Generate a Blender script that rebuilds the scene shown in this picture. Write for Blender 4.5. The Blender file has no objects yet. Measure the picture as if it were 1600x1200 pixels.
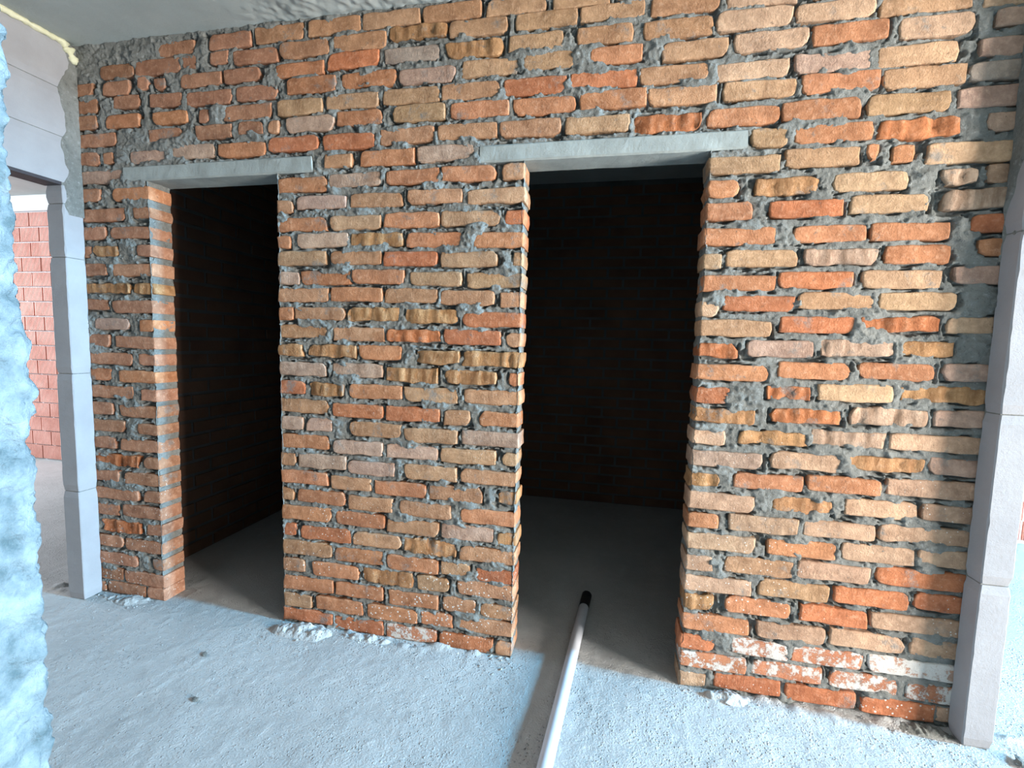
import bpy, math, random
import numpy as np
from mathutils import Vector, Matrix
random.seed(7); RNG = np.random.default_rng(11)
SC = bpy.context.scene; COL = SC.collection

# ------------------------------------------------------------------ camera
cam_d = bpy.data.cameras.new('camera'); cam = bpy.data.objects.new('camera', cam_d); COL.objects.link(cam)
cam_d.sensor_fit = 'HORIZONTAL'; cam_d.sensor_width = 36.0; cam_d.lens = 36.0 * 727.9065 / 1600.0
cam_d.clip_start = 0.02; cam_d.clip_end = 200
_r = Vector((0.97913389, 0.2015446, 0.02601144)); _u = Vector((-0.04273444, 0.0790722, 0.99595249)); _w = Vector((-0.19867206, 0.97628242, -0.08603517))
_m = Matrix((( _r.x, _u.x, -_w.x, 1.49663), (_r.y, _u.y, -_w.y, -1.90961), (_r.z, _u.z, -_w.z, 1.38087), (0, 0, 0, 1)))
cam.matrix_world = _m
SC.camera = cam
# ------------------------------------------------------------------ sky, daylight, added fill, exposure
world = bpy.data.worlds.new('sky'); SC.world = world; world.use_nodes = True
world.node_tree.nodes['Background'].inputs[0].default_value = (0.55, 0.75, 1.0, 1)
world.node_tree.nodes['Background'].inputs[1].default_value = 0.06
SC.view_settings.view_transform = 'Standard'; SC.view_settings.look = 'None'
SC.view_settings.exposure = 0.0; SC.view_settings.gamma = 1.0; SC.view_settings.use_curve_mapping = False
def area(name, loc, aim, sx, sy, power, color):
    d = bpy.data.lights.new(name, 'AREA'); d.shape = 'RECTANGLE'; d.size = sx; d.size_y = sy; d.energy = power; d.color = color
    o = bpy.data.objects.new(name, d); COL.objects.link(o); o.location = loc
    o.rotation_euler = (Vector(aim) - Vector(loc)).to_track_quat('-Z', 'Y').to_euler()
    return o
area('daylight_east_opening', (9.5, -0.65, 3.35), (0.6, -0.50, 0.0), 0.6, 0.9, 2600, (0.21, 0.62, 1.0))
area('south_east_fill', (6.7, -2.15, 1.2), (0.9, 0.0, 1.15), 1.5, 1.7, 880, (1.0, 0.985, 0.94))  # unseen fill lamp, added to brighten the brick wall from the right
area('daylight_west_window', (-5.7, -0.1, 2.1), (-2.9, 0.5, 0.2), 1.4, 1.2, 270, (0.80, 0.88, 1.0))

# ------------------------------------------------------------------ helpers
def link(name, me, parent=None, loc=None):
    o = bpy.data.objects.new(name, me); COL.objects.link(o)
    if loc is not None: o.location = loc
    if parent is not None: o.parent = parent
    return o
def tag(o, label=None, cat=None, group=None, kind=None):
    if label: o['label'] = label
    if cat: o['category'] = cat
    if group: o['group'] = group
    if kind: o['kind'] = kind
    return o
def mesh(name, verts, faces, mat=None, smooth=False):
    me = bpy.data.meshes.new(name); me.from_pydata(verts, [], faces)
    if mat: me.materials.append(mat)
    if smooth: me.polygons.foreach_set('use_smooth', [True] * len(me.polygons))
    me.update(); return me
BOXF = [(0, 3, 2, 1), (4, 5, 6, 7), (0, 1, 5, 4), (1, 2, 6, 5), (2, 3, 7, 6), (3, 0, 4, 7)]
class MB:
    def __init__(s): s.v = []; s.f = []
    def box(s, x0, y0, z0, x1, y1, z1):
        n = len(s.v); s.v += [(x0, y0, z0), (x1, y0, z0), (x1, y1, z0), (x0, y1, z0), (x0, y0, z1), (x1, y0, z1), (x1, y1, z1), (x0, y1, z1)]
        s.f += [tuple(n + i for i in q) for q in BOXF]; return s
    def add(s, v, f):
        n = len(s.v); s.v += [tuple(p) for p in v]; s.f += [tuple(n + i for i in q) for q in f]; return s
    def mesh(s, name, mat, smooth=False): return mesh(name, s.v, s.f, mat, smooth)
_lat = {}
def vnoise(x, y, seed):
    if seed not in _lat: _lat[seed] = np.random.default_rng(seed + 100).uniform(-1, 1, (256, 256))
    L = _lat[seed]; xi = np.floor(x).astype(int); yi = np.floor(y).astype(int)
    fx = x - xi; fy = y - yi; fx = fx * fx * (3 - 2 * fx); fy = fy * fy * (3 - 2 * fy)
    a = L[xi % 256, yi % 256]; b = L[(xi + 1) % 256, yi % 256]; c = L[xi % 256, (yi + 1) % 256]; d = L[(xi + 1) % 256, (yi + 1) % 256]
    return (a * (1 - fx) + b * fx) * (1 - fy) + (c * (1 - fx) + d * fx) * fy
def fbm(x, y, scale, seed, octv=4, gain=0.5):
    r = 0; a = 1; t = 0
    for i in range(octv):
        k = 2 ** i / scale; r = r + a * vnoise(x * k + 17.3 * i, y * k + 5.1 * i, seed + i); t += a; a *= gain
    return r / t * 1.6
def sstep(a, b, x):
    t = np.clip((x - a) / (b - a), 0, 1); return t * t * (3 - 2 * t)
def grid_faces(nx, ny, off=0, flip=False):
    i, j = np.meshgrid(np.arange(nx - 1), np.arange(ny - 1), indexing='ij'); a = (i * ny + j).ravel() + off
    q = np.stack([a, a + ny, a + ny + 1, a + 1], 1)
    return q[:, ::-1] if flip else q
def np_mesh(name, V, F, mat, smooth=False):
    me = bpy.data.meshes.new(name); V = np.asarray(V, np.float32); F = np.asarray(F, np.int32)
    me.vertices.add(len(V)); me.vertices.foreach_set('co', V.ravel())
    me.loops.add(F.size); me.loops.foreach_set('vertex_index', F.ravel())
    me.polygons.add(len(F)); me.polygons.foreach_set('loop_start', np.arange(0, F.size, F.shape[1], dtype=np.int32))
    me.polygons.foreach_set('loop_total', np.full(len(F), F.shape[1], np.int32))
    if smooth: me.polygons.foreach_set('use_smooth', np.ones(len(F), bool))
    me.update(calc_edges=True); me.validate()
    if mat: me.materials.append(mat)
    return me

# ------------------------------------------------------------------ materials
class NT:
    def __init__(s, name):
        s.m = bpy.data.materials.new(name); s.m.use_nodes = True; s.t = s.m.node_tree; s.b = s.t.nodes['Principled BSDF']
        s.pos = s.t.nodes.new('ShaderNodeNewGeometry').outputs['Position']
    def n(s, typ, ins=None, **kw):
        q = s.t.nodes.new(typ)
        for k, v in kw.items(): setattr(q, k, v)
        for k, v in (ins or {}).items():
            if hasattr(v, 'is_output'): s.t.links.new(v, q.inputs[k])
            else: q.inputs[k].default_value = v
        return q
    def noise(s, scale, detail=4, rough=0.55, vec=None):
        return s.n('ShaderNodeTexNoise', {'Vector': vec or s.pos, 'Scale': scale, 'Detail': detail, 'Roughness': rough}).outputs['Fac']
    def ramp(s, fac, a, b): return s.n('ShaderNodeMapRange', {'Value': fac, 'From Min': a, 'From Max': b}, clamp=True).outputs[0]
    def mix(s, fac, a, b, mode='MIX'):
        q = s.n('ShaderNodeMix', {0: fac, 6: a, 7: b}, data_type='RGBA', blend_type=mode); return q.outputs[2]
    def mul(s, a, b): return s.n('ShaderNodeMath', {0: a, 1: b}, operation='MULTIPLY').outputs[0]
    def add(s, a, b): return s.n('ShaderNodeMath', {0: a, 1: b}, operation='ADD').outputs[0]
    def stretch(s, x, y, z): return s.n('ShaderNodeVectorMath', {0: s.pos, 1: (x, y, z)}, operation='MULTIPLY').outputs[0]
    def out(s, col, rough=0.9, bump=None, strength=0.4, dist=0.004, spec=0.2):
        if hasattr(col, 'is_output'): s.t.links.new(col, s.b.inputs['Base Color'])
        else: s.b.inputs['Base Color'].default_value = col
        if hasattr(rough, 'is_output'): s.t.links.new(rough, s.b.inputs['Roughness'])
        else: s.b.inputs['Roughness'].default_value = rough
        s.b.inputs['Specular IOR Level'].default_value = spec
        if bump is not None:
            q = s.n('ShaderNodeBump', {'Height': bump, 'Strength': strength, 'Distance': dist}); s.t.links.new(q.outputs[0], s.b.inputs['Normal'])
        return s.m
def C(r, g, b): return (r, g, b, 1)
def m_brick():
    t = NT('fired_clay_brick'); at = t.n('ShaderNodeAttribute', attribute_name='Col'); col = at.outputs['Color']; wh = at.outputs['Alpha']
    n1 = t.noise(12, 6, 0.68); n2 = t.noise(48, 5, 0.7); n3 = t.noise(190, 4, 0.7)
    c = t.mix(t.ramp(n1, 0.34, 0.66), t.mix(1.0, col, C(0.66, 0.62, 0.60), 'MULTIPLY'), t.mix(1.0, col, C(1.20, 1.19, 1.17), 'MULTIPLY'))
    c = t.mix(t.mul(t.ramp(n2, 0.52, 0.72), 0.35), c, C(0.62, 0.42, 0.29))
    c = t.mix(t.mul(t.ramp(n3, 0.60, 0.75), 0.5), c, t.mix(1.0, c, C(0.42, 0.38, 0.36), 'MULTIPLY'))
    c = t.mix(t.mul(t.ramp(t.noise(30, 6, 0.75), 0.61, 0.70), 0.7), c, C(0.12, 0.075, 0.05))
    # broken, streaky faces
    st = t.mul(t.ramp(t.noise(15, 4, 0.6, t.stretch(2.2, 1, 0.5)), 0.45, 0.62), t.n('ShaderNodeMath', {0: wh, 1: -0.5}, operation='LESS_THAN').outputs[0])
    c = t.mix(t.mul(st, 0.6), c, t.mix(1.0, col, C(0.42, 0.34, 0.28), 'MULTIPLY'))
    # grey film of mortar rubbed over the faces
    c = t.mix(t.mul(t.ramp(t.noise(7.5, 7, 0.72), 0.57, 0.66), 0.7), c, C(0.21, 0.205, 0.19))
    # splashes of lime, denser toward the floor
    z = t.n('ShaderNodeSeparateXYZ', {0: t.pos}).outputs[2]
    vo = t.n('ShaderNodeTexVoronoi', {'Vector': t.pos, 'Scale': 56.0}).outputs['Distance']
    dens = t.mul(t.n('ShaderNodeMapRange', {'Value': z, 'From Min': 0.1, 'From Max': 1.5, 'To Min': 1.0, 'To Max': 0.1}).outputs[0], t.ramp(t.noise(2.2, 3), 0.35, 0.60))
    spk = t.n('ShaderNodeMath', {0: vo, 1: t.mul(dens, 0.24)}, operation='LESS_THAN').outputs[0]
    c = t.mix(t.mul(spk, 0.8), c, C(0.68, 0.65, 0.60))
    # whitewash
    ww = t.ramp(t.n('ShaderNodeMath', {0: wh, 1: t.noise(24, 7, 0.75)}, operation='SUBTRACT').outputs[0], -0.02, 0.05)
    c = t.mix(t.mul(ww, 0.85), c, C(0.66, 0.63, 0.58))
    return t.out(c, 0.92, t.add(t.add(n3, t.mul(n2, 1.6)), t.mul(ww, 0.6)), 0.8, 0.004, 0.12)
def m_mortar():
    t = NT('grey_mortar'); n1 = t.noise(6, 6, 0.66); n2 = t.noise(55, 6, 0.75); n3 = t.noise(220, 4, 0.7)
    c = t.mix(t.ramp(n1, 0.34, 0.66), C(0.172, 0.170, 0.154), C(0.265, 0.262, 0.240))
    c = t.mix(t.mul(t.ramp(n2, 0.56, 0.70), 0.8), c, C(0.40, 0.405, 0.39))
    c = t.mix(t.mul(t.ramp(n2, 0.44, 0.32), 0.6), c, C(0.07, 0.07, 0.068))
    rg = t.n('ShaderNodeTexNoise', {'Vector': t.stretch(1, 1, 2.2), 'Scale': 32.0, 'Detail': 3.0, 'Roughness': 0.5}, noise_type='RIDGED_MULTIFRACTAL').outputs['Fac']
    return t.out(c, 0.85, t.add(t.add(t.mul(n2, 1.5), n3), t.mul(rg, 0.5)), 0.9, 0.005, 0.25)
def m_simple(name, c0, c1, sc, rough=0.9, bs=0.4, bd=0.003, fine=180, spec=0.2):
    t = NT(name); c = t.mix(t.ramp(t.noise(sc, 5, 0.6), 0.3, 0.7), C(*c0), C(*c1))
    return t.out(c, rough, t.add(t.noise(fine, 4, 0.65), t.mul(t.noise(fine * 0.22, 4, 0.6), 1.5)), bs, bd, spec)
def m_floor():
    t = NT('dusty_screed'); n1 = t.noise(1.6, 5, 0.6); n2 = t.noise(16, 5, 0.65); n3 = t.noise(120, 4, 0.7)
    c = t.mix(t.ramp(n1, 0.3, 0.7), C(0.36, 0.35, 0.335), C(0.45, 0.44, 0.425))
    c = t.mix(t.mul(t.ramp(n2, 0.5, 0.75), 0.5), c, C(0.50, 0.49, 0.48))
    c = t.mix(t.mul(t.ramp(t.noise(55, 4, 0.7), 0.64, 0.74), 0.5), c, C(0.24, 0.235, 0.225))
    v = t.n('ShaderNodeTexVoronoi', {'Vector': t.pos, 'Scale': 75.0}).outputs['Distance']
    g = t.mul(t.ramp(v, 0.30, 0.05), t.ramp(t.noise(6, 4), 0.45, 0.6))
    return t.out(c, 0.9, t.add(t.add(t.mul(n3, 1.3), t.mul(n2, 1.6)), t.mul(g, 2.2)), 0.75, 0.006, 0.25)
M = {}
M['brick'] = m_brick(); M['mortar'] = m_mortar(); M['floor'] = m_floor()
M['lintel'] = m_simple('cast_lintel_concrete', (0.25, 0.265, 0.25), (0.35, 0.37, 0.35), 9, 0.85, 0.35)
M['ceiling'] = m_simple('ceiling_concrete', (0.33, 0.35, 0.33), (0.41, 0.43, 0.41), 2.5, 0.8, 0.3, 0.004, 60)
M['aerated'] = m_simple('aerated_concrete', (0.26, 0.25, 0.255), (0.305, 0.295, 0.30), 6, 0.95, 0.35, 0.002, 220)
M['beam'] = m_simple('pale_ring_beam', (0.55, 0.55, 0.54), (0.65, 0.65, 0.64), 4)
M['plaster'] = m_simple('pale_blue_plaster', (0.065, 0.095, 0.105), (0.22, 0.26, 0.28), 28, 0.85, 0.7, 0.006, 140)
M['foam'] = m_simple('yellow_foam', (0.52, 0.49, 0.32), (0.64, 0.61, 0.44), 30, 0.7, 0.4, 0.003, 90)
M['clay'] = m_simple('hollow_clay', (0.56, 0.28, 0.22), (0.72, 0.42, 0.35), 5, 0.9, 0.3)
M['pipe'] = m_simple('grey_white_plastic', (0.44, 0.44, 0.47), (0.50, 0.50, 0.53), 8, 0.38, 0.06, 0.001, 60, 0.5)
M['rubber'] = m_simple('black_rubber', (0.012, 0.012, 0.013), (0.02, 0.02, 0.02), 8, 0.5)
M['steel'] = m_simple('dark_steel', (0.035, 0.03, 0.035), (0.06, 0.05, 0.05), 20, 0.6)
M['inner'] = m_simple('inner_brick_painted_shade', (0.09, 0.045, 0.030), (0.15, 0.078, 0.05), 3, 0.95)  # brick darkened: the shade of the unlit rooms is put into its colour
M['mortar_shade'] = m_simple('inner_mortar_painted_shade', (0.07, 0.065, 0.06), (0.11, 0.10, 0.095), 5)  # mortar darkened too, room shade painted into the colour
M['plain'] = m_simple('bare_render', (0.42, 0.42, 0.41), (0.50, 0.50, 0.49), 3, 0.9)
# every brick of the wall: left, right, centre height, height (mm), kind of brick
TABLE = '''2388 2636 2323 76 t 2345 2598 2239 76 t 2361 2602 2396 76 y 2419 2643 2484 76 n 2073 2328 2238 78 o 2538 2772 2067 72 y
2101 2347 2395 76 p 2129 2380 2326 71 o 2385 2629 2154 67 s 2153 2392 2488 70 o 1831 2088 2567 70 n 1897 2144 2487 71 n
2375 2624 466 81 r 2358 2631 2558 53 t 2098 2347 2566 64 n 2498 2744 47 80 r 2119 2373 2156 64 o 2386 2625 807 76 n
2378 2628 1151 68 q 2504 2754 560 71 r 1577 1824 2562 73 n 2511 2755 213 75 W 2265 2497 378 84 r 2373 2625 294 75 n
2317 2562 1905 61 y 1819 2072 2234 67 o 2235 2484 47 81 r 2243 2492 548 75 n 2514 2766 897 64 n 2093 2338 2075 63 t
2376 2623 1643 61 y 1604 1851 2322 72 n 2507 2753 725 67 n 1870 2118 2322 65 t 2260 2494 1984 63 y 2111 2362 459 77 t
2247 2493 209 78 v 2506 2753 383 69 n 2389 2631 1808 59 o 1600 1845 2643 67 n 1838 2088 2392 63 n 2382 2618 127 77 v
1346 1598 2328 74 o 2434 2676 1567 58 y 2264 2511 1233 64 y 2259 2504 1396 63 q 2511 2760 1064 59 n 2384 2630 636 67 n
1973 2221 49 82 r 2053 2299 1897 61 r 1647 1879 2481 68 t 2391 2632 1316 60 o 1569 1819 2399 65 n 1982 2232 538 74 t
1839 2085 1803 65 o 1553 1802 2226 66 s 1860 2101 2639 58 n 2251 2497 713 66 n 1987 2238 708 71 n 2384 2632 1485 55 s
2438 2645 1728 63 o 2121 2372 966 65 n 2116 2362 286 73 n 2133 2374 626 70 o 2253 2502 887 63 o 2254 2503 1061 61 q
1838 2082 2061 62 t 1304 1563 2402 66 r 2526 2765 1238 56 b 2144 2382 1807 58 o 1917 2163 1720 61 t 2102 2348 1641 58 r
2174 2423 1567 56 t 2122 2367 1311 60 o 1839 2090 281 75 o 2118 2370 1479 57 r 2178 2422 1724 55 q 1915 2166 1555 60 r
1041 1296 2401 70 r 1991 2236 372 71 o 2109 2362 127 68 v 2380 2630 979 55 b 691 945 2716 74 n 1836 2096 954 63 p
1842 2090 620 69 n 1080 1334 2323 68 o 1836 2093 1461 59 t 2029 2236 204 83 v 1840 2090 121 73 v 1842 2093 1292 62 o
1327 1541 2568 72 n 2613 2764 2244 68 p 2107 2354 1138 57 s 1841 2088 443 69 n 1835 2077 784 67 n 2008 2239 1388 61 p
1838 2095 1630 56 o 1995 2241 877 61 o 2001 2216 1979 59 b 1293 1543 2238 62 t 1030 1278 2241 68 n 1083 1328 2646 63 t
808 1052 2644 69 t 818 1069 2328 70 o 2602 2760 1912 65 q 1336 1580 2647 58 t 863 1112 2487 66 t 776 1028 2403 67 n
1057 1277 2564 68 t 798 1051 36 89 r 422 683 2715 68 t -101 145 2713 83 n 762 1018 2245 65 n 514 770 2403 69 t
1230 1447 2705 62 t 22 270 2635 80 n 2002 2245 1048 54 b 963 1205 2708 60 t 1377 1578 2490 65 o 2138 2349 798 61 b
886 1132 125 83 n 889 1135 624 78 o 502 750 2245 70 n 1118 1322 2491 68 t 674 927 2164 65 p 1831 2058 1123 57 b
285 535 2640 69 n 539 790 542 83 n 780 1039 1897 63 t 797 1035 2564 62 b 2641 2787 303 75 n 887 1140 1312 65 b
566 796 2333 69 t 259 501 2572 70 r 886 1139 1479 63 r 521 769 2568 62 g 322 575 2487 65 o 411 663 2160 67 o
621 871 800 75 t 2658 2801 1658 60 p 545 801 2652 59 b 441 696 119 84 o 57 299 2484 73 o 889 1137 973 68 p
897 1147 1984 58 t 799 1055 1404 64 r 898 1146 1642 62 t 894 1144 1151 65 n 2650 2799 1486 59 n 162 415 2715 65 n
795 1046 888 69 t 742 990 716 72 n 604 849 629 77 n 524 778 1897 64 o 785 1033 1729 62 t 881 1131 293 72 n
589 837 2480 59 p 2636 2787 475 68 r 884 1136 801 66 n 536 788 33 81 v 233 482 2237 67 r 627 879 1811 63 o
2635 2791 811 61 n 2640 2795 1156 58 p 623 873 457 74 b 2643 2791 983 62 p 798 1043 544 71 p 783 1025 1569 63 n
619 871 1148 66 t 628 877 1991 60 n 2653 2795 1321 60 p 537 792 369 74 o 529 774 2077 62 o 273 527 32 83 r
885 1131 452 68 n 927 1156 1805 61 o 1841 2000 1894 64 o 249 499 2403 62 t 522 772 1735 62 r 534 790 1059 66 r
49 288 2323 69 p 2639 2787 645 62 n 2521 2683 1401 53 b 2644 2783 127 72 v 621 866 1490 63 b 525 774 1577 63 n
417 669 292 75 b 96 361 463 76 r 353 614 1151 66 o 359 611 1985 62 n 783 1017 2078 58 o 537 779 1233 67 b
536 783 888 68 p 620 875 967 63 t 478 731 712 68 o -276 -23 2394 68 n 356 611 978 67 n 10 263 382 80 n
2642 2758 2326 58 g 270 524 377 74 o -752 -496 2630 74 n 550 794 202 72 o 371 620 1657 62 o 6 236 2397 68 t
10 262 554 77 o 281 531 550 72 o 99 356 1819 63 p 2688 2803 1831 61 r 270 520 889 68 p 277 524 207 75 o
90 339 810 72 p -44 210 2242 62 r 261 510 1893 60 t 298 513 2330 66 o -6 254 2065 61 o 803 1037 1231 59 b
156 403 290 75 o 362 612 1819 58 b 263 514 1740 60 n 173 423 120 75 o 274 527 1405 61 n 10 269 205 74 o
271 525 1059 63 r 369 614 463 68 n 536 789 1405 56 s 346 595 1495 59 b -307 -54 2232 64 o 263 518 1581 58 o
81 334 640 69 o 348 568 631 74 n 346 578 798 68 p 260 512 2075 54 p 268 519 1244 61 p 5 252 1067 67 n
-219 13 2629 63 n 643 880 1649 54 t 10 251 899 70 o -340 -119 2707 67 n 114 364 1654 59 o 98 345 1985 57 p
-3 249 1892 58 o 2089 2244 1225 55 s 1976 2101 2152 61 t -1 245 1742 60 t -205 10 2475 66 n 401 609 1327 65 o
-469 -226 2471 61 n 83 340 1493 55 n 5 254 1577 58 n 12 245 727 67 o -565 -323 2238 63 p 145 388 1327 57 b
1 243 1239 60 p 5 251 1413 57 n 2 241 2552 51 o 2661 2756 2399 55 p 968 1139 1059 63 o 678 873 1314 58 b
1834 1947 1976 64 o 2588 2694 1989 52 q 257 464 719 65 n 16 267 43 61 r 1841 1979 1377 55 s 2705 2793 2161 56 p
-952 -697 105 75 n -499 -275 2552 57 n 813 971 207 74 n -942 -692 281 71 n -1093 -850 1965 63 n 2699 2785 2491 51 p
-620 -416 2701 59 n -1098 -851 2146 58 p 1834 1958 1038 57 n -807 -590 2227 61 p -943 -697 812 64 n -426 -226 2319 58 n
-951 -703 1515 58 n 1841 1969 194 61 r -962 -759 2629 63 n -941 -704 1695 60 n -1104 -848 1082 61 n -1095 -841 1253 60 n
-1100 -885 2322 64 n 1849 1964 1203 58 r -266 -78 2553 56 n -927 -697 638 67 n -948 -700 465 63 n 1839 1951 365 65 b
154 332 1149 61 b 964 1138 363 54 r -922 -707 2059 60 o -1079 -830 373 65 s -1089 -834 728 61 s -940 -701 1338 57 n
-946 -711 1875 55 n 1840 1954 701 59 o 691 845 291 65 t -939 -741 2401 61 o -681 -492 2479 59 n -941 -704 989 59 n
-931 -699 1166 58 o -1100 -838 548 57 n 985 1130 200 62 n -1071 -820 31 61 n -1091 -859 192 66 n -694 -499 2322 56 n
-1095 -838 1606 50 b 1839 1942 527 63 n 2727 2800 1995 52 n 1836 1944 869 56 b -665 -466 2398 51 o 2435 2504 2073 58 o
1045 1150 2077 62 n 808 928 1055 67 n 710 864 125 60 o 801 942 371 60 t -950 -789 2554 64 n -1070 -853 1428 55 p
9 154 116 72 t 239 373 2158 57 n 1045 1148 1561 62 n 1841 1944 33 60 n 135 270 984 63 p -1133 -971 1877 62 n
-1086 -907 906 60 n -894 -736 2487 54 n 1058 1150 1895 56 r 3 130 1152 59 r -1132 -991 2407 62 n -1131 -981 2233 58 n
1830 1903 1711 52 y -1128 -976 1697 59 n -1102 -987 2484 69 n -1118 -958 641 61 n -1113 -963 108 66 n -1123 -978 1344 60 n
-1053 -900 1787 54 b 1836 1902 1534 55 n -1120 -968 460 62 n -1132 -977 1171 57 o -1117 -953 287 58 n 5 120 1325 55 b
8 118 984 60 p -1121 -974 995 60 n -194 -65 2324 46 n 1055 1138 718 61 b -1124 -973 816 58 n 1061 1134 33 73 n
-1126 -970 1524 51 n 6 109 1654 55 p 11 121 294 60 n -1112 -992 2061 57 n 1061 1133 534 62 b -1127 -1008 2560 53 n
-338 -240 2639 49 n -814 -701 29 63 n 1069 1136 887 58 t -486 -399 2631 55 n -799 -692 1076 58 t -806 -697 1253 55 n
2718 2757 1750 49 o 1075 1139 1396 53 n -2 81 1970 52 n -807 -696 552 56 n -800 -696 377 59 n -804 -701 727 57 t
-814 -711 1603 51 b 1091 1146 1229 58 o 6 78 1492 59 o -792 -702 1424 56 o 11 77 809 67 n -828 -698 898 41 n
-743 -677 2561 63 n 2355 2393 2082 44 o -803 -714 1967 50 t -2 65 1814 53 o 10 72 467 62 r -773 -693 193 59 n
1096 1139 1727 52 t 10 66 641 62 n -652 -587 2553 49 n 2749 2781 52 47 n -786 -713 1786 44 n -1130 -1064 1786 48 n
-965 -906 2232 47 n -404 -351 2393 43 n 2758 2784 214 42 p 2772 2793 898 48 n -43 16 2320 30 n -1129 -1103 1606 53 n
-1113 -1080 26 40 n -1118 -1095 901 51 n -1114 -1097 184 54 n'''
# ------------------------------------------------------------------ the brick wall with its two doorways
H = 2.76; LX, PL, PR, RX = -0.70, 0.0, 1.14, 1.836; XL, XR = -1.16, 2.92; TH = 0.12; DZ = 2.122
bricks = []
for line in TABLE.split('\n'):
    q = line.split()
    for k in range(0, len(q), 5):
        a = [int(t) / 1000 for t in q[k:k + 4]]; bricks.append([a[0], a[1], a[2], a[3], q[k + 4], True])
NV = len(bricks)                       # the table is sorted: what shows largest comes first
for zc, x in ((2.561, 2.66), (2.639, 2.135), (2.712, 1.47)):      # on above the picture
    while x < XR - 0.05:
        x1 = min(x + random.uniform(0.243, 0.252), XR - 0.005); bricks.append([x, x1, zc + random.uniform(-.003, .003), 0.064, random.choice('nnto'), False]); x = x1 + 0.013
for i, zc in enumerate((2.156, 2.237, 2.324, 2.399, 2.484)): bricks.append([2.80, XR - 0.01, zc, 0.063, 'n', False])
COLS = dict(o=(.455, .200, .102), r=(.455, .165, .080), n=(.425, .225, .125), t=(.43, .256, .146), p=(.44, .290, .215), y=(.50, .315, .190),
            b=(.43, .232, .112), s=(.47, .175, .078), q=(.50, .345, .250), g=(.34, .265, .215), v=(.43, .170, .09), W=(.48, .25, .16))
def brick_geo(w, h, code, seed, left, right):
    """a fired brick, face toward -Y, centred on x and z; uneven worn outline and face"""
    rg = np.random.default_rng(seed); nx = max(5, int(w / 0.0125)); nz = 7
    e = 0.0030
    us = np.concatenate([[-w / 2, -w / 2 + e], np.linspace(-w / 2 + 2.4 * e, w / 2 - 2.4 * e, nx), [w / 2 - e, w / 2]])
    ws = np.concatenate([[-h / 2, -h / 2 + e], np.linspace(-h / 2 + 2.4 * e, h / 2 - 2.4 * e, nz - 4), [h / 2 - e, h / 2]])
    U, W = np.meshgrid(us, ws, indexing='ij'); ox = rg.uniform(0, 90)
    rough = code in 'bsq'
    amp = 0.0030 if not rough else 0.0050
    # outline wobble
    top = fbm(U + ox, W * 0 + 1.1, 0.055, 3, 3) * amp; bot = fbm(U + ox, W * 0 + 7.7, 0.055, 4, 3) * amp
    lef = fbm(W + ox, U * 0 + 3.3, 0.03, 5, 2) * amp; rig = fbm(W + ox, U * 0 + 9.1, 0.03, 6, 2) * amp
    tu = (U / w + .5); tw = (W / h + .5)
    X = U + lef * (1 - tu) ** 4 + rig * tu ** 4; Z = W + bot * (1 - tw) ** 3 + top * tw ** 3
    Z = Z + U * rg.uniform(-0.012, 0.012)
    # worn corners
    cu = np.maximum(np.abs(U) - (w / 2 - 0.022), 0) / 0.022; cw = np.maximum(np.abs(W) - (h / 2 - 0.020), 0) / 0.020
    for sx in (-1, 1):
        for sz in (-1, 1):
            k = rg.uniform(0.1, 0.45) if rg.random() < 0.75 else rg.uniform(0.5, 1.0)
            if (sx < 0 and left) or (sx > 0 and right): k *= 0.35
            msk = (np.sign(U) == sx) & (np.sign(W) == sz); q = np.where(msk, cu * cw, 0) * k
            X = X - sx * q * 0.012; Z = Z - sz * q * 0.012
    du = w / 2 - np.abs(U); dw = h / 2 - np.abs(W); dd = np.minimum(du, dw)
    Y = np.where(dd < e * 0.5, 0.0042, np.where(dd < e * 1.5, 0.0006, 0.0))
    Y = Y + fbm(U + ox, W + 2.0, 0.05, 8, 3) * 0.0014
    if rough:
        st = fbm(U * 1.0 + ox, W * 0.15, 0.020, 12, 2); Y = Y + st * 0.0045 + np.maximum(fbm(U + ox, W, 0.035, 14, 2) - .25, 0) * 0.012
    ring = [(i, 0) for i in range(len(us))] + [(len(us) - 1, j) for j in range(1, len(ws))] + [(i, len(ws) - 1) for i in range(len(us) - 2, -1, -1)] + [(0, j) for j in range(len(ws) - 2, 0, -1)]
    V = np.stack([X, Y, Z], -1).reshape(-1, 3).tolist(); m = len(ws)
    F = grid_faces(len(us), m).tolist(); n = len(V)
    for (i, j) in ring: V.append([float(X[i, j]), TH - 0.002, float(Z[i, j])])
    R = len(ring)
    for k in range(R):
        a = ring[k][0] * m + ring[k][1]; b = ring[(k + 1) % R][0] * m + ring[(k + 1) % R][1]
        F.append([b, a, n + k, n + (k + 1) % R])
    F.append([n + k for k in range(R)][::-1])
    nf = (len(us) - 1) * (m - 1); fi = np.arange(nf); ii = fi // (m - 1); jj = fi % (m - 1)
    S = ((ii > 0) & (ii < len(us) - 2) & (jj > 0) & (jj < m - 2)).tolist() + [False] * (len(F) - nf)
    return V, F, S
def brick_color(code, x, rg):
    c = np.array(COLS[code])
    if x < -0.05 and code in 'nt': c = np.array((.385, .190, .115))  # left-side bricks: redder, and darkened in colour for the weaker light there
    if x > 1.8 and code == 'n': c = np.array((.47, .300, .198))
    c = c * rg.uniform(0.88, 1.10) * (1 + rg.uniform(-.02, .02, 3))
    wh = {'v': rg.uniform(.47, .54), 'W': .575, 'b': -1.0, 's': -1.0, 'q': -0.8}.get(code, 0.0)
    return (*c, wh)
def set_col(me, cols):
    a = me.color_attributes.new('Col', 'FLOAT_COLOR', 'POINT'); a.data.foreach_set('color', np.asarray(cols, np.float32).ravel())
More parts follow.
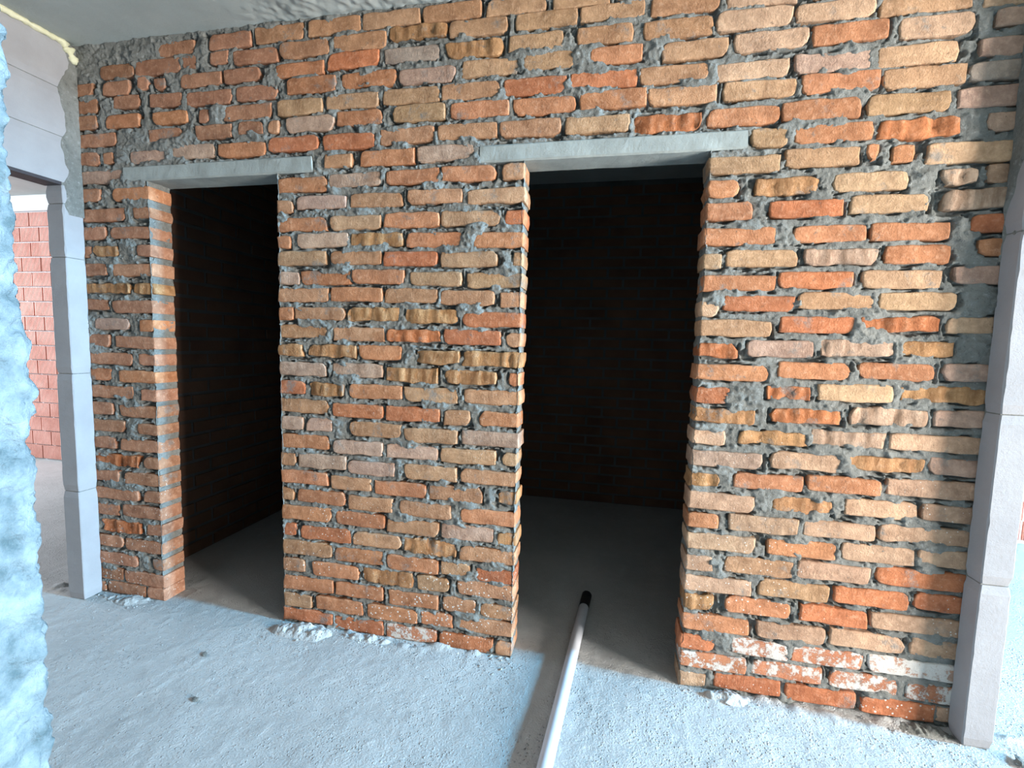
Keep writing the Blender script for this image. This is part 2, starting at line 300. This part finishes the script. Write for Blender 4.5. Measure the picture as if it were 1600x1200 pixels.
RECT = []; rest_v = []; rest_f = []; rest_c = []; rest_s = []; brick_parts = []
for i, (x0, x1, zc, h, code, seen) in enumerate(bricks):
    rg = np.random.default_rng(1000 + i); le = re = False
    if zc < 2.10:
        for edge in (PL, RX):
            if abs(x0 - edge) < 0.022: x0 = edge + rg.uniform(-.004, .003); le = True
        for edge in (LX, PR):
            if abs(x1 - edge) < 0.022: x1 = edge + rg.uniform(-.003, .004); re = True
    h = min(max(h, 0.050), 0.072); h = 0.5 * h + 0.5 * 0.064 if code not in 'bsq' else h
    if x0 < -1.08: x0 = -1.15
    if x1 > 2.745: x1 = 2.86
    zc = max(zc, h / 2 + 0.003)
    dy = rg.uniform(-.0028, .0028)
    RECT.append((x0, x1, zc - h / 2, zc + h / 2, dy))
    V, F, S = brick_geo(x1 - x0, h, code, 50 + i, le, re); cc = brick_color(code, (x0 + x1) / 2, rg)
    if i < 300:
        me = mesh('brick', V, F, M['brick']); me.polygons.foreach_set('use_smooth', S); set_col(me, [cc] * len(V))
        brick_parts.append((me, ((x0 + x1) / 2, dy, zc)))
    else:
        n = len(rest_v); rest_v += [(p[0] + (x0 + x1) / 2, p[1] + dy, p[2] + zc) for p in V]; rest_f += [[n + k for k in q] for q in F]; rest_c += [cc] * len(V); rest_s += S
RECT.append((-0.842, 0.178, 2.116, 2.186, 0)); RECT.append((0.950, 1.962, 2.116, 2.184, 0))      # the lintels
# mortar: a height field that fills the joints, bulges, smears over brick edges and leaves dark gaps
def mortar_patch(x0, x1, z0, z1, step):
    nx = int((x1 - x0) / step) + 1; nz = int((z1 - z0) / step) + 1
    xs = np.linspace(x0, x1, nx); zs = np.linspace(z0, z1, nz); Xg, Zg = np.meshgrid(xs, zs, indexing='ij')
    D = np.full(Xg.shape, 0.05); B = np.zeros(Xg.shape)
    wx = 0.0035 * fbm(Xg, Zg, 0.03, 15, 2); wz = 0.0035 * fbm(Xg, Zg, 0.03, 18, 2)
    for (a, b, c, d, dy) in RECT:
        i0, i1 = np.searchsorted(xs, (a - .05, b + .05)); j0, j1 = np.searchsorted(zs, (c - .05, d + .05))
        if i0 >= i1 or j0 >= j1: continue
        X_ = Xg[i0:i1, j0:j1] + wx[i0:i1, j0:j1]; Z_ = Zg[i0:i1, j0:j1] + wz[i0:i1, j0:j1]
        qx = np.abs(X_ - (a + b) / 2) - (b - a) / 2; qz = np.abs(Z_ - (c + d) / 2) - (d - c) / 2
        sd = np.hypot(np.maximum(qx, 0), np.maximum(qz, 0)) + np.minimum(np.maximum(qx, qz), 0)
        near = sd < D[i0:i1, j0:j1]
        B[i0:i1, j0:j1] = np.where(near, np.where(qx > qz, 0.12, np.where(Z_ < (c + d) / 2, 0.30, -0.28)), B[i0:i1, j0:j1])
        D[i0:i1, j0:j1] = np.minimum(D[i0:i1, j0:j1], sd)
    n1 = fbm(Xg, Zg * 1.4, 0.085, 20, 2); n2 = fbm(Xg + .3 * Zg, Zg * 1.5, 0.028, 30, 3); n3 = fbm(Xg, Zg, 0.010, 40, 2)
    hole = fbm(Xg, Zg * 1.3, 0.07, 50, 3) + B; sm = fbm(Xg * 0.8, Zg, 0.12, 60, 3)
    rd = np.clip(1 - 2.2 * np.abs(fbm(Xg + Zg * .8, Zg - Xg * .4, 0.038, 70, 3)), 0, 1) ** 2
    base = -0.0042 + 0.0042 * n1 + 0.0022 * n2 + 0.0016 * n3 + 0.0050 * rd * sstep(-.2, .3, n2)
    wide = sstep(0.012, 0.03, D); base = base + 0.0035 * wide
    smear = sstep(0.30, 0.60, sm); base = base + 0.0060 * smear
    inner = np.maximum(-D, 0)
    hgt = base - inner * (0.95 - 0.55 * smear) - np.maximum(inner - 0.014, 0) * 1.2
    gap = sstep(0.02, 0.22, hole) * sstep(0.0055, 0.0025, np.abs(D - 0.0015)) * (1 - smear)
    gap2 = sstep(0.62, 0.85, hole) * (1 - wide) * sstep(-.004, .001, D) * (1 - smear)
    hgt = hgt - 0.022 * np.maximum(gap, gap2)
    hgt = np.maximum(hgt, -0.034)
    V = np.stack([Xg, -hgt, Zg], -1).reshape(-1, 3); return V, grid_faces(nx, nz), nx, nz
mv = []; mf = []; off = 0
for (a, b, c, d) in ((XL, LX - 0.006, -0.01, DZ), (PL + 0.006, PR - 0.006, -0.01, DZ), (RX + 0.006, XR, -0.01, DZ), (XL, XR, DZ, H)):
    V, F, nx, nz = mortar_patch(a, b, c, d, 0.0041); mv.append(V); mf.append(F + off); off += len(V)
def reveal(x, sgn):                      # mortar between the brick ends in a doorway
    ys = np.linspace(0.0, TH, 22); zs = np.linspace(-0.01, DZ, 400); Yg, Zg = np.meshgrid(ys, zs, indexing='ij')
    e = 0.007 + 0.004 * fbm(Yg + x, Zg, 0.035, 80, 3) + 0.002 * fbm(Yg, Zg + x, 0.012, 85, 2)
    V = np.stack([x - sgn * e, Yg, Zg], -1).reshape(-1, 3); return V, grid_faces(22, 400, flip=(sgn < 0))
for x, s in ((LX, 1), (PL, -1), (PR, 1), (RX, -1)):
    V, F = reveal(x, s); mv.append(V); mf.append(F + off); off += len(V)
core = MB()
for (a, b, c, d) in ((XL, LX - .014, -.01, DZ), (PL + .014, PR - .014, -.01, DZ), (RX + .014, XR, -.01, DZ), (XL, XR, DZ + .002, H)):
    core.box(a, 0.037, c, b, TH - 0.004, d)
mv.append(np.array(core.v)); mf.append(np.array(core.f) + off)
wall = link('wall_back', np_mesh('wall_back', np.concatenate(mv), np.concatenate(mf), M['mortar'], True))
tag(wall, 'rough red and tan brick wall with two dark doorways', 'wall', kind='structure')
for me, loc in brick_parts: link('brick', me, wall, loc)
me = mesh('remaining_bricks', rest_v, rest_f, M['brick']); me.polygons.foreach_set('use_smooth', rest_s); set_col(me, rest_c)
o = link('remaining_bricks', me, wall); tag(o, kind='stuff')
def lintel(x0, x1, z0, z1, tilt=0.0):
    nx, nc = 60, 24; V = []
    prof = []
    y0, y1 = -0.004, TH + 0.006; r = 0.006
    for (yy, zz) in ((y0 + r, z0), (y0, z0 + r), (y0, (z0 + z1) / 2), (y0, z1 - r), (y0 + r, z1), ((y0 + y1) / 2, z1), (y1, z1), (y1, z0), ((y0 + y1) / 2, z0)): prof.append((yy, zz))
    P = len(prof)
    for i in range(nx + 1):
        x = x0 + (x1 - x0) * i / nx
        for k, (yy, zz) in enumerate(prof):
            w = fbm(np.array([x * 1.0]), np.array([k * 0.31 + x0]), 0.09, 90, 3)[0]
            V.append((x + (0.004 * w if i in (0, nx) else 0), yy + 0.0016 * w, zz + 0.0016 * w + tilt * (x - x0)))
    F = [(i * P + k, i * P + (k + 1) % P, (i + 1) * P + (k + 1) % P, (i + 1) * P + k) for i in range(nx) for k in range(P)]
    F += [tuple(range(P))[::-1], tuple(nx * P + k for k in range(P))]
    o = link('lintel', mesh('lintel', V, F, M['lintel']), wall); tag(o, 'precast grey concrete lintel'); return o
lintel(-0.842, 0.178, 2.116, 2.186); lintel(0.950, 1.962, 2.116, 2.184)

# ------------------------------------------------------------------ floor and ceiling
def slab(name, fine, step, outer, z, hfun, mat, flip):
    x0, x1, y0, y1 = fine; nx = int((x1 - x0) / step) + 1; ny = int((y1 - y0) / step) + 1
    xs = np.linspace(x0, x1, nx); ys = np.linspace(y0, y1, ny); Xg, Yg = np.meshgrid(xs, ys, indexing='ij')
    edge = np.minimum(np.minimum(Xg - x0, x1 - Xg), np.minimum(Yg - y0, y1 - Yg)); Zg = z + hfun(Xg, Yg) * sstep(0, 0.06, edge)
    V = [np.stack([Xg, Yg, Zg], -1).reshape(-1, 3)]; F = [grid_faces(nx, ny, flip=flip)]
    a0, a1, b0, b1 = outer; n = nx * ny; xx = [a0, x0, x1, a1]; yy = [b0, y0, y1, b1]
    V.append(np.array([(p, q, z) for p in xx for q in yy]))
    g = [[n + i * 4 + j, n + (i + 1) * 4 + j, n + (i + 1) * 4 + j + 1, n + i * 4 + j + 1] for i in range(3) for j in range(3) if (i, j) != (1, 1)]
    g = np.array(g); F.append(g[:, ::-1] if flip else g)
    o = link(name, np_mesh(name, np.concatenate(V), np.concatenate(F), mat, True)); tag(o, kind='structure'); return o
def hfloor(x, y):
    foot = sstep(-0.10, 0.0, y) * (1 - sstep(0.0, 0.03, y))
    inp = 1 - sstep(LX - .09, LX - .02, x) * (1 - sstep(PL + .02, PL + .09, x)) - sstep(PR - .09, PR - .02, x) * (1 - sstep(RX + .02, RX + .09, x))
    lump = np.maximum(fbm(x, y, 0.06, 120, 3), 0)
    return 0.0028 * fbm(x, y, 0.22, 100, 3) + 0.0022 * np.maximum(fbm(x, y, 0.03, 110, 3), 0) + 0.016 * lump * foot * inp
floor = slab('floor', (-1.7, 3.3, -1.15, 0.45), 0.009, (-6.2, 12.0, -6.0, 2.6), 0.0, hfloor, M['floor'], False)
def hceil(x, y):
    r = sstep(-0.25, 0.15, x) * sstep(-0.32, -0.12, y)
    return -(0.0012 * fbm(x, y, 0.3, 130, 2) + r * (0.006 * np.maximum(fbm(x + y, y, 0.10, 140, 3), -.3) + 0.004 * fbm(x, y, 0.02, 145, 2)))
slab('ceiling', (-1.3, 1.6, -0.7, 0.06), 0.009, (-6.2, 4.2, -5.2, 2.6), H, hceil, M['ceiling'], True)

# ------------------------------------------------------------------ aerated block walls either side
def block_mesh(x0, x1, y0, y1, z0, z1, seed, r=0.004):
    """a sawn block with slightly broken arrises"""
    rg = np.random.default_rng(seed); V = []; F = []; nz = max(3, int((z1 - z0) / 0.03))
    for k in range(nz + 1):
        t = k / nz; z = z0 + (z1 - z0) * t; e = r if k in (0, nz) else 0.0
        ring = []
        for (cx, cy, sx, sy) in ((x0, y0, 1, 1), (x1, y0, -1, 1), (x1, y1, -1, -1), (x0, y1, 1, -1)):
            c = r * (0.7 + 0.5 * max(0, rg.normal(0.0, 0.7)))
            p = (cx + sx * e, cy + sy * (c + e)); q = (cx + sx * (c + e), cy + sy * e)
            ring += [p, q] if (sx * sy > 0) else [q, p]
        V += [(a, b, z) for a, b in ring]
    for k in range(nz):
        for j in range(8): F.append((k * 8 + j, k * 8 + (j + 1) % 8, (k + 1) * 8 + (j + 1) % 8, (k + 1) * 8 + j))
    F += [tuple(range(8))[::-1], tuple(nz * 8 + j for j in range(8))]
    return mesh('aerated_block', V, F, M['aerated'])
def patch_on(name, origin, du, dv, nrm, nu, nv, hf, mat, parent):
    """a lumpy skin of mortar on a face: origin + u*du + v*dv, raised along nrm"""
    u = np.linspace(0, 1, nu); w = np.linspace(0, 1, nv); Ug, Wg = np.meshgrid(u, w, indexing='ij'); h = hf(Ug, Wg)
    P = np.array(origin) + Ug[..., None] * np.array(du) + Wg[..., None] * np.array(dv) + h[..., None] * np.array(nrm)
    return link(name, np_mesh(name, P.reshape(-1, 3), grid_faces(nu, nv), mat, True), parent)
WLX = -1.10
wl = MB().box(WLX - 0.095, -1.45, 2.095, WLX - 0.006, 0.0, H); wl.box(WLX - 0.095, -0.082, 0.0, WLX - 0.006, 0.0, 2.095)
wall_l = link('wall_left', wl.mesh('wall_left', M['mortar'])); tag(wall_l, 'pale aerated block wall with a doorway beside the brick wall', 'wall', kind='structure')
zz = [0.003, 0.575, 1.177, 1.746, 2.000, 2.088]
for k in range(5): link('aerated_block', block_mesh(WLX - 0.102, WLX, -0.090, 0.0, zz[k], zz[k + 1] - 0.004, 200 + k), wall_l)
hz = [2.098, 2.312, 2.535, 2.757]
for r in range(3):
    ys = [0.0, -0.42 - 0.2 * (r % 2), -1.02 - 0.1 * (r % 2), -1.45]
    for k in range(3): link('aerated_block', block_mesh(WLX - 0.102, WLX, ys[k + 1] + 0.002, ys[k] - 0.002, hz[r], hz[r + 1] - 0.003, 220 + r * 5 + k), wall_l)
o = link('steel_strip', MB().box(WLX - 0.10, -1.45, 2.082, WLX + 0.002, -0.091, 2.097).mesh('steel_strip', M['steel']), wall_l)
def hsm(u, w):
    lim = 0.62 + 0.16 * fbm(w * 0 + 3.0, w, 0.10, 150, 3) + 0.20 * np.abs(np.sin(w * 10.5 + 0.4)) - 0.30 * sstep(0.75, 0.98, w)
    return 0.010 * sstep(0.10, -0.06, u - lim) - 0.006 + 0.003 * fbm(u * .1, w * .7, 0.03, 155, 3)
patch_on('mortar_smear', (WLX, 0.0, 1.95), (0, -0.085, 0), (0, 0, 0.80), (1, 0, 0), 30, 160, hsm, M['mortar'], wall_l)
def blob(name, pts, mat, parent, seed):
    """a swollen bead along points (x, y, z, r)"""
    V = []; F = []; n = 14
    for i, (x, y, z, r) in enumerate(pts):
        a = pts[max(i - 1, 0)]; b = pts[min(i + 1, len(pts) - 1)]; d = (Vector(b[:3]) - Vector(a[:3])).normalized()
        s = d.orthogonal().normalized(); t = d.cross(s)
        for k in range(n):
            an = 2 * math.pi * k / n; rr = r * (1 + 0.28 * fbm(np.array([an * .6]), np.array([i * .35 + seed]), 0.6, 160, 3)[0])
            V.append(tuple(Vector((x, y, z)) + (s * math.cos(an) + t * math.sin(an)) * rr))
    for i in range(len(pts) - 1):
        for k in range(n): F.append((i * n + k, i * n + (k + 1) % n, (i + 1) * n + (k + 1) % n, (i + 1) * n + k))
    F += [tuple(range(n))[::-1], tuple((len(pts) - 1) * n + k for k in range(n))]
    return link(name, mesh(name, V, F, mat, True), parent)
pts = [(WLX + 0.002, -0.42 + 0.013 * i, H - 0.010, 0.010 + 0.005 * random.random()) for i in range(29)]
pts += [(WLX + 0.004, -0.040 + 0.004 * i, H - 0.020 - 0.007 * i, 0.019 + 0.006 * math.sin(i * 1.1)) for i in range(7)] + [(WLX + 0.006, -0.014, H - 0.075, 0.017), (WLX + 0.006, -0.013, H - 0.088, 0.009)]
o = blob('mounting_foam', pts, M['foam'], wall_l, 1.0); tag(o, 'bead of yellowish mounting foam')
WRX = 2.785
wr = MB().box(WRX + 0.006, -0.068, 0.0, WRX + 0.086, 0.0, H)
wall_r = link('wall_right', wr.mesh('wall_right', M['mortar'])); tag(wall_r, 'pale aerated block pier closing the right end of the brick wall', 'wall', kind='structure')
zz = [0.003, 0.600, 1.190, 1.790, 2.390, 2.755]
for k in range(5): link('aerated_block', block_mesh(WRX, WRX + 0.093, -0.076, 0.0, zz[k], zz[k + 1] - 0.004, 240 + k, 0.005), wall_r)
def hsr(u, w):
    lim = sstep(0.05, 0.35, w) * 0.9 + 0.35 * fbm(w * 0 + 1.0, w, 0.22, 170, 3) - 0.1
    return 0.011 * sstep(0.10, -0.06, u - lim) - 0.007 + 0.003 * fbm(u * .1, w * .7, 0.03, 175, 3)
patch_on('mortar_smear', (WRX, 0.0, 1.70), (0, -0.074, 0), (0, 0, 1.05), (-1, 0, 0), 26, 180, hsr, M['mortar'], wall_r)

# ------------------------------------------------------------------ near rough wall end beside the camera
NX, NY0, NY1 = 0.825, -1.70, -1.476
def near_wall():
    path = []                                # perimeter, seen from above: south face, rounded end, north face
    for x in np.linspace(-0.2, NX - 0.03, 14): path.append((x, NY0, 0, -1))
    for a in np.linspace(-90, 0, 6)[1:]: path.append((NX - 0.03 + 0.03 * math.cos(math.radians(a)), NY0 + 0.03 + 0.03 * math.sin(math.radians(a)), math.cos(math.radians(a)), math.sin(math.radians(a))))
    for y in np.linspace(NY0 + 0.035, NY1 - 0.022, 44): path.append((NX, y, 1, 0))
    for a in np.linspace(0, 90, 10): path.append((NX - 0.018 + 0.018 * math.cos(math.radians(a)), NY1 - 0.018 + 0.018 * math.sin(math.radians(a)), math.cos(math.radians(a)), math.sin(math.radians(a))))
    for x in np.linspace(NX - 0.025, NX - 0.2, 30): path.append((x, NY1, 0, 1))
    for x in np.linspace(NX - 0.24, -0.2, 8): path.append((x, NY1, 0, 1))
    P = np.array(path); s = np.concatenate([[0], np.cumsum(np.hypot(np.diff(P[:, 0]), np.diff(P[:, 1])))])
    zs = np.linspace(0, H, 640); S, Z = np.meshgrid(s, zs, indexing='ij')
    crust = sstep(0.06, 0.0, np.abs(P[:, 1] - NY1 + 0.01))[:, None]
    h = 0.0045 * fbm(S, Z, 0.12, 180, 2) + (0.002 + 0.003 * crust) * fbm(S, Z, 0.018, 190, 3) + 0.004 * crust * np.maximum(fbm(S, Z, 0.012, 195, 2), 0) - 0.004
    h = h * sstep(0.0, 0.3, 1 - np.abs(S / s[-1] * 2 - 1))
    V = np.stack([P[:, 0:1] + P[:, 2:3] * h, P[:, 1:2] + P[:, 3:4] * h, Z], -1).reshape(-1, 3)
    return np_mesh('wall_near', V, grid_faces(len(P), 640), M['plaster'], True)
wn = link('wall_near', near_wall()); tag(wn, 'rough pale blue plaster wall end close by at left edge', 'wall', kind='structure')

# ------------------------------------------------------------------ rooms beyond: clay block walls, dark inner rooms, outer shell
def clay_block():
    L, Hh = 0.247, 0.138; n = 12; V = []; F = []
    us = [0.0]; ys = [0.0]
    for k in range(n):
        a = 0.004 + (L - 0.008) * k / n; b = 0.004 + (L - 0.008) * (k + 1) / n
        us += [a, a + 0.004, b - 0.006, b - 0.002]; ys += [0.0, -0.011, -0.011, 0.0]
    us.append(L); ys.append(0.0)
    for u, y in zip(us, ys): V += [(u, y, 0), (u, y, Hh)]
    N = len(us)
    for k in range(N - 1): F.append((2 * k, 2 * k + 2, 2 * k + 3, 2 * k + 1))
    V += [(L, 0.11, 0), (L, 0.11, Hh), (0, 0.11, 0), (0, 0.11, Hh)]; q = 2 * N
    F += [(2 * N - 2, q, q + 1, 2 * N - 1), (q, q + 2, q + 3, q + 1), (q + 2, 0, 1, q + 3)]
    F += [tuple([2 * k + 1 for k in range(N)] + [q + 1, q + 3]), tuple([2 * k for k in range(N)][::-1] + [q + 2, q])]
    return mesh('clay_block', V, F, M['clay'])
CB = clay_block()
def clay_wall(name, label, X0, X1, Y, rows, zb, beam):
    w = link(name, MB().box(X0, Y + 0.012, 0, X1, Y + 0.16, H).mesh(name, M['plain'])); tag(w, label, 'wall', kind='structure')
    for r in range(rows):
        x = X0 + (0.128 if r % 2 else 0.0)
        while x + 0.248 <= X1 + 1e-6:
            link('clay_block', CB, w, (x + random.uniform(-.003, .003), Y + random.uniform(-.003, .003), zb + r * 0.1515)); x += 0.257
    if beam: link('ring_beam', MB().box(X0, Y - 0.02, zb + rows * 0.1515, X1, Y + 0.10, H).mesh('ring_beam', M['beam']), w)
clay_wall('wall_far_left', 'sunlit wall of grooved red clay blocks seen through the left doorway', -5.40, -3.08, 1.90, 17, 0.03, True)
clay_wall('wall_far_right', 'sliver of grooved red clay block wall beyond the right pier', 4.30, 6.0, 2.13, 17, 0.03, True)
def brick_room_wall(name, label, p0, p1, nrm):
    """inner wall from p0 to p1 in plan, bricks standing proud of the joints toward nrm"""
    d = Vector((p1[0] - p0[0], p1[1] - p0[1], 0)); L = d.length; d.normalize(); n = Vector((nrm[0], nrm[1], 0)); P = Vector((p0[0], p0[1], 0))
    def bx(mb, s0, s1, t0, t1, z0, z1):
        c = [P + d * s + n * t for s, t in ((s0, t0), (s1, t0), (s1, t1), (s0, t1))]
        mb.add([(q.x, q.y, z0) for q in c] + [(q.x, q.y, z1) for q in c], BOXF)
    base = MB(); bx(base, 0, L, -0.10, -0.004, 0, H); w = link(name, base.mesh(name, M['mortar_shade'])); tag(w, label, 'wall', kind='structure')
    b = MB()
    for r in range(32):
        s = -0.13 * (r % 2)
        while s < L - 0.05:
            bx(b, max(s, 0) + 0.006, min(s + 0.25, L) - 0.001, -0.02, random.uniform(0.0, 0.006), 0.006 + r * 0.0853, 0.071 + r * 0.0853); s += 0.262
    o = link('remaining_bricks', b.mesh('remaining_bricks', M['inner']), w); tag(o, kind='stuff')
brick_room_wall('wall_inner_left', 'shade-darkened brick side wall inside the narrow left doorway', (-1.02, 0.112), (-1.02, 2.19), (1, 0))
brick_room_wall('wall_inner_back', 'shade-darkened brick rear wall deep inside the two doorways', (-1.02, 2.2), (3.0, 2.2), (0, -1))
brick_room_wall('wall_inner_divider', 'shade-darkened brick partition between the two small rooms', (0.62, 0.112), (0.62, 2.19), (-1, 0))
brick_room_wall('wall_inner_right', 'shade-darkened brick side wall of the right small room', (2.90, 2.19), (2.90, 0.112), (-1, 0))
def shell(name, boxes):
    m = MB()
    for q in boxes: m.box(*q)
    tag(link(name, m.mesh(name, M['plain'])), kind='structure')
shell('wall_south', [(-6.2, -5.2, 0, 1.0, -5.0, H), (4.4, -5.2, 0, 4.6, -5.0, H), (1.0, -5.2, 0, 4.4, -5.0, 0.5), (1.0, -5.2, 2.3, 4.4, -5.0, H)])
shell('wall_west', [(-6.2, -5.0, 0, -6.0, 2.6, H)])

# ------------------------------------------------------------------ things on the floor
def tube(pts, r0, r1, n=24):
    V = []; F = []; m = len(pts)
    for r in (r0, r1):
        for i, p in enumerate(pts):
            a = Vector(pts[max(i - 1, 0)]); b = Vector(pts[min(i + 1, m - 1)]); d = (b - a).normalized(); s = d.cross(Vector((0, 0, 1))).normalized(); t = s.cross(d)
            for k in range(n): an = 2 * math.pi * k / n; V.append(tuple(Vector(p) + (s * math.cos(an) + t * math.sin(an)) * r))
    h = m * n
    for i in range(m - 1):
        for k in range(n):
            a, b, c, d = i * n + k, i * n + (k + 1) % n, (i + 1) * n + (k + 1) % n, (i + 1) * n + k
            F += [(a, b, c, d), (h + d, h + c, h + b, h + a)]
    for i in (0, m - 1):
        for k in range(n):
            a, b = i * n + k, i * n + (k + 1) % n; F.append((b, a, h + a, h + b) if i == 0 else (a, b, h + b, h + a))
    return V, F
PA = Vector((1.305, -1.15, 0.0268)); PB = Vector((1.4405, 0.56, 0.0268))
def pp(t): return PA.lerp(PB, t)
pipe = bpy.data.objects.new('drain_pipe', None); COL.objects.link(pipe); pipe.location = (PA.x, PA.y, 0)
tag(pipe, 'pale grey plastic pipe lying on the floor through the right doorway', 'pipe')
def pipe_part(name, t0, t1, r0, r1, mat, k=12):
    V, F = tube([tuple(pp(t0 + (t1 - t0) * i / k) - Vector((PA.x, PA.y, 0))) for i in range(k + 1)], r0, r1); return link(name, mesh(name, V, F, mat, True), pipe)
pipe_part('tube', 0.0, 0.985, 0.0250, 0.0225, M['pipe']); o = pipe_part('socket', 0.925, 1.0, 0.0262, 0.0252, M['rubber'], 6); tag(o, 'black end sleeve')
def heap(name, label, cx, cy, rx, ry, hh, seed, mat='floor'):
    nx, ny = 70, 44; u = np.linspace(-1, 1, nx); w = np.linspace(-1, 1, ny); U, W = np.meshgrid(u, w, indexing='ij')
    X = cx + U * rx; Y = cy + W * ry; r = np.hypot(U, W) + 0.30 * fbm(X, Y, 0.08, seed, 2)
    Z = hh * sstep(1.0, 0.15, r) * (0.70 + 0.36 * fbm(X, Y, 0.040, seed + 3, 3)) + 0.007 * np.maximum(fbm(X, Y, 0.016, seed + 6, 2), 0) * sstep(1.05, 0.7, r)
    Z = Z - 0.004 * sstep(0.8, 1.1, r)
    o = link(name, np_mesh(name, np.stack([X - cx, Y - cy, Z], -1).reshape(-1, 3), grid_faces(nx, ny), M[mat], True), loc=(cx, cy, 0)); tag(o, label, 'rubble'); return o
heap('mortar_heap', 'crumbly heap of dropped grey mortar at foot of middle brick pier', 0.16, -0.05, 0.16, 0.06, 0.044, 300)
heap('mortar_heap', 'low streak of dropped mortar under whitewashed brick of middle pier', 0.46, -0.028, 0.15, 0.032, 0.022, 310)
heap('mortar_heap', 'thin dropped mortar at foot of narrow left brick pier', -0.90, -0.035, 0.18, 0.045, 0.020, 320)
heap('mortar_heap', 'small dropped mortar clump at foot of right brick pier near doorway', 2.02, -0.03, 0.10, 0.04, 0.030, 330)
heap('mortar_heap', 'dark gravelly crumbs in corner between brick wall and right pale pier', 2.70, -0.03, 0.09, 0.035, 0.014, 340, 'mortar')
def crumbs(name, items, mat):
    mb = MB(); rg = random.Random(5)
    base = [(1, 0, 0), (-1, 0, 0), (0, 1, 0), (0, -1, 0), (0, 0, 1), (0, 0, -.4)]; fc = [(0, 2, 4), (2, 1, 4), (1, 3, 4), (3, 0, 4), (2, 0, 5), (1, 2, 5), (3, 1, 5), (0, 3, 5)]
    for (x, y, s) in items:
        a = rg.uniform(0, 6.28); sx, sy, sz = s * rg.uniform(.7, 1.5), s * rg.uniform(.5, 1.0), s * rg.uniform(.35, .8)
        V = []
        for p in base:
            k = rg.uniform(.75, 1.2); px, py = p[0] * sx * k, p[1] * sy * k
            V.append((x + px * math.cos(a) - py * math.sin(a), y + px * math.sin(a) + py * math.cos(a), sz * 0.4 + p[2] * sz * k))
        mb.add(V, fc)
    return link(name, mb.mesh(name, mat))
it = []
for k in range(7000): it.append((random.uniform(-1.6, 3.2), -abs(random.gauss(0, 0.45)) - 0.02, 0.0010 + 0.0034 * random.random() ** 3))
for k in range(900):
    x = random.uniform(-1.1, 2.8)
    if LX < x < PL or PR < x < RX: continue
    it.append((x, -abs(random.gauss(0, 0.05)) - 0.006, 0.002 + 0.007 * random.random() ** 3))
o = crumbs('floor_crumbs', it, M['floor']); o.parent = floor; tag(o, kind='stuff')
def stone(x, y, s, label, seed):
    rg = np.random.default_rng(seed); V = []; F = []; n, m = 10, 6
    for j in range(m + 1):
        ph = math.pi * j / m
        for i in range(n):
            th = 2 * math.pi * i / n; k = 1 + 0.22 * rg.normal() * (0 < j < m)
            V.append((s * 1.6 * k * math.sin(ph) * math.cos(th), s * k * math.sin(ph) * math.sin(th), s * 0.55 * (1 - math.cos(ph)) * (0.9 + 0.1 * k)))
    for j in range(m):
        for i in range(n): F.append((j * n + i, (j + 1) * n + i, (j + 1) * n + (i + 1) % n, j * n + (i + 1) % n))
    o = link('stone', mesh('stone', V, F, M['mortar']), loc=(x, y, 0.0005)); o.rotation_euler = (0, 0, rg.uniform(0, 3)); tag(o, label, 'stone'); return o
stone(2.93, -0.12, 0.016, 'dark flat stone on bright floor in front of right pale pier', 1)
stone(0.02, -0.52, 0.010, 'small pale chip lying alone on the left part of the floor', 2)
stone(-0.16, -0.30, 0.010, 'dark little chip on floor in front of narrow doorway', 3)
